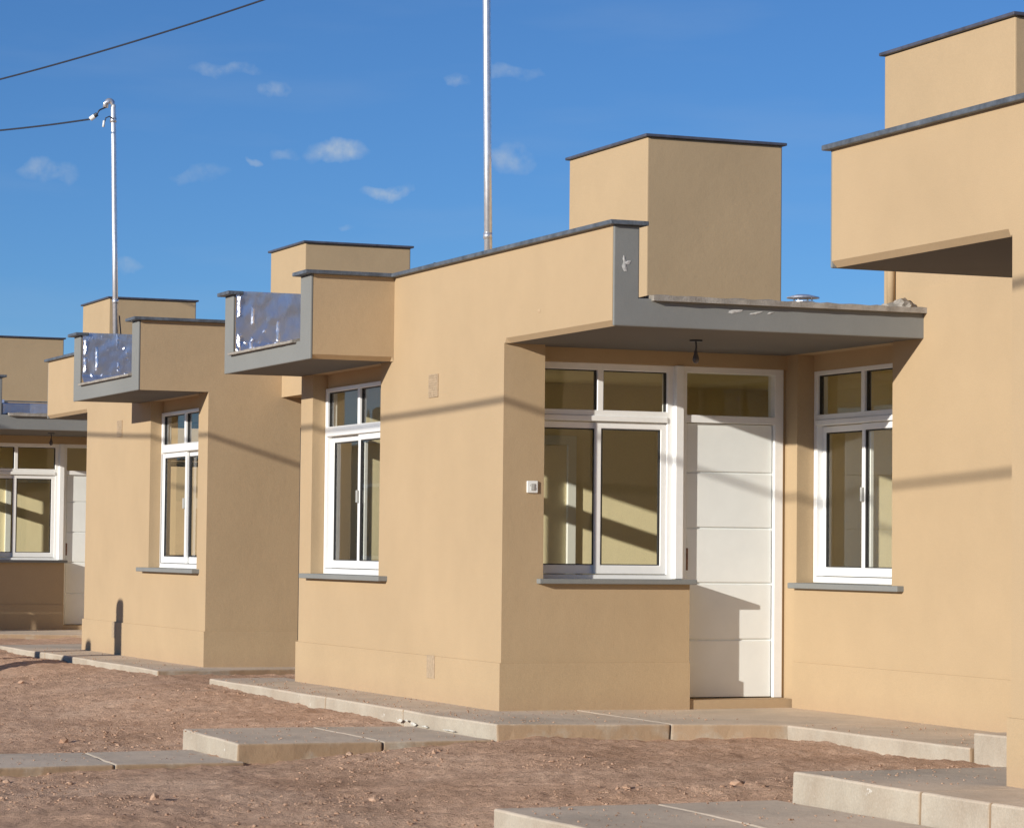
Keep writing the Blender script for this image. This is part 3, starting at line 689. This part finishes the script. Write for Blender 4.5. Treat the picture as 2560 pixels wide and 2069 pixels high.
mkobj('insulator_cap', tube(bmesh.new(), [a_, m_], .024, 12), M['cable'], ins); mkobj('insulator_body', tube(bmesh.new(), [m_, b_], .026, 12), M['plastic'], ins)
wire('overhead_cable', [e2 + Vector((0, .02, 0)), (.10, 12.05, 5.84), a_], .008, 'short bent wire from the mast top down to the insulator')
wire('overhead_cable', span((b_.x, b_.y), (-6, 26), lambda d: b_.z + .004 * d + .0100 * d * d), .010, 'lower dark overhead wire running from the insulator out to the left')
# street cable: out of frame, its shadow falls across the fronts
pts = []
for i in range(17):
    y = -24 + 50 * i / 16; pts.append((-6, y, 2.115 + .0029 * (y + 2.55 - 3.8) ** 2 + 1.722))
wire('street_cable', pts, .0175, 'thick bundled street cable sagging in front of the houses')
for yy, zz in ((-24, 6.0), (26, 9.6)):
    o = empty('street_pole', (-6, yy, -.3), 'timber street pole at the %s end of the bundled cable' % ('near' if yy < 0 else 'far'), 'pole', 'timber street poles')
    mkobj('post', tube(bmesh.new(), [(-6, yy, -.5), (-6, yy, zz)], [.14, .10], 16), M['woodpost'], o, True)
    mkobj('crossarm', union([(-6.6, -5.4, yy - .05, yy + .05, zz - .5, zz - .38)]), M['woodpost'], o, bevel=.01)

# out of frame on the sunny side: made-up stand-ins shaped to shadow the left houses
def pillar(x, y, zt, w, label):  # unseen blocks added only to cast the shadows on the wall
    o = empty('caster_pillar', (x, y, -.3), label, 'shadow caster', 'added shadow casters out of view')
    mkobj('pillar_body', union([(x - .14, x + .14, y - w / 2, y + w / 2, -.4, zt - .75)]), M['concrete'], o, bevel=.02)
    mkobj('pillar_head', union([(x - .11, x + .11, y - w * .30, y + w * .30, zt - .75, zt)]), M['concrete'], o, bevel=.07)
    mkobj('caster_panel', union([(x - .15, x - .141, y - .11, y + .11, .75, 1.1)]), M['greyplastic'], o, bevel=.004)
pillar(-4.2, 8.66, 1.76, .42, 'unseen block added to cast a shadow, nearer to the houses')
pillar(-5.8, 9.23, 1.76, .36, 'unseen block added to cast a shadow, farther from the houses')
o = empty('caster_board', (-1.67, 17.6, -.15), 'unseen board on splayed legs added to shadow the far left porch', 'notice board')
bx0 = -2.803  # board and legs are added, shaped for the shadow on the porch wall
def prism(name, pr_, y0_, y1_):
    bm = bmesh.new(); f = [bm.verts.new((x, y0_, z)) for x, z in pr_]; k_ = [bm.verts.new((x, y1_, z)) for x, z in pr_]
    bm.faces.new(f); bm.faces.new(k_[::-1])
    for i in range(len(pr_)): bm.faces.new((f[i], k_[i], k_[(i + 1) % len(pr_)], f[(i + 1) % len(pr_)]))
    bmesh.ops.recalc_face_normals(bm, faces=bm.faces); mkobj(name, bm, M['woodpost'], o)
prism('board', [(bx0 - .1, 1.03), (bx0 + 1.62, 1.03), (bx0 + 1.62, 1.69), (bx0 + .02, 1.69)], 17.73, 17.77)
prism('leg', [(bx0 + .46, -.3), (bx0 + .88, -.3), (bx0 + 1.05, 1.0), (bx0 + .30, 1.0)], 17.73, 17.77)
prism('leg', [(bx0 + 1.40, -.3), (bx0 + 1.62, -.3), (bx0 + 1.62, 1.0), (bx0 + 1.12, 1.0)], 17.73, 17.77)

# houses across the street, out of frame; the panes mirror them
for k in range(4):
    y0 = 23 + k * 11; x0 = -18.5
    o = empty('opposite_house', (x0, y0, -.3), 'ochre flat-roofed house across the street, number %s from the near end' % ('one two three four'.split()[k]), 'house', 'houses across the street')
    mkobj('wall', union([(x0, x0 + 7, y0, y0 + 9, -.5, 3.2), (x0 + 1, x0 + 2.3, y0 + 3, y0 + 4.6, 3.2, 4.6), (x0 + 7, x0 + 7.02, y0 - .02, y0 + 9.02, -.5, .2)]), M['stucco'], o, bevel=.02)
    mkobj('coping', union([(x0 - .05, x0 + 7.07, y0 - .05, y0 + 9.05, 3.2, 3.24)]), M['coping'], o)
    for q in (1.2, 6.0):
        w_ = mkobj('window', union([(x0 + 7.03, x0 + 7.06, y0 + q, y0 + q + 1.5, .9, 2.4)]), M['white'], o)
        mkobj('glass_pane', union([(x0 + 7.062, x0 + 7.067, y0 + q + .07, y0 + q + 1.43, .97, 2.33)]), M['dark'], w_)
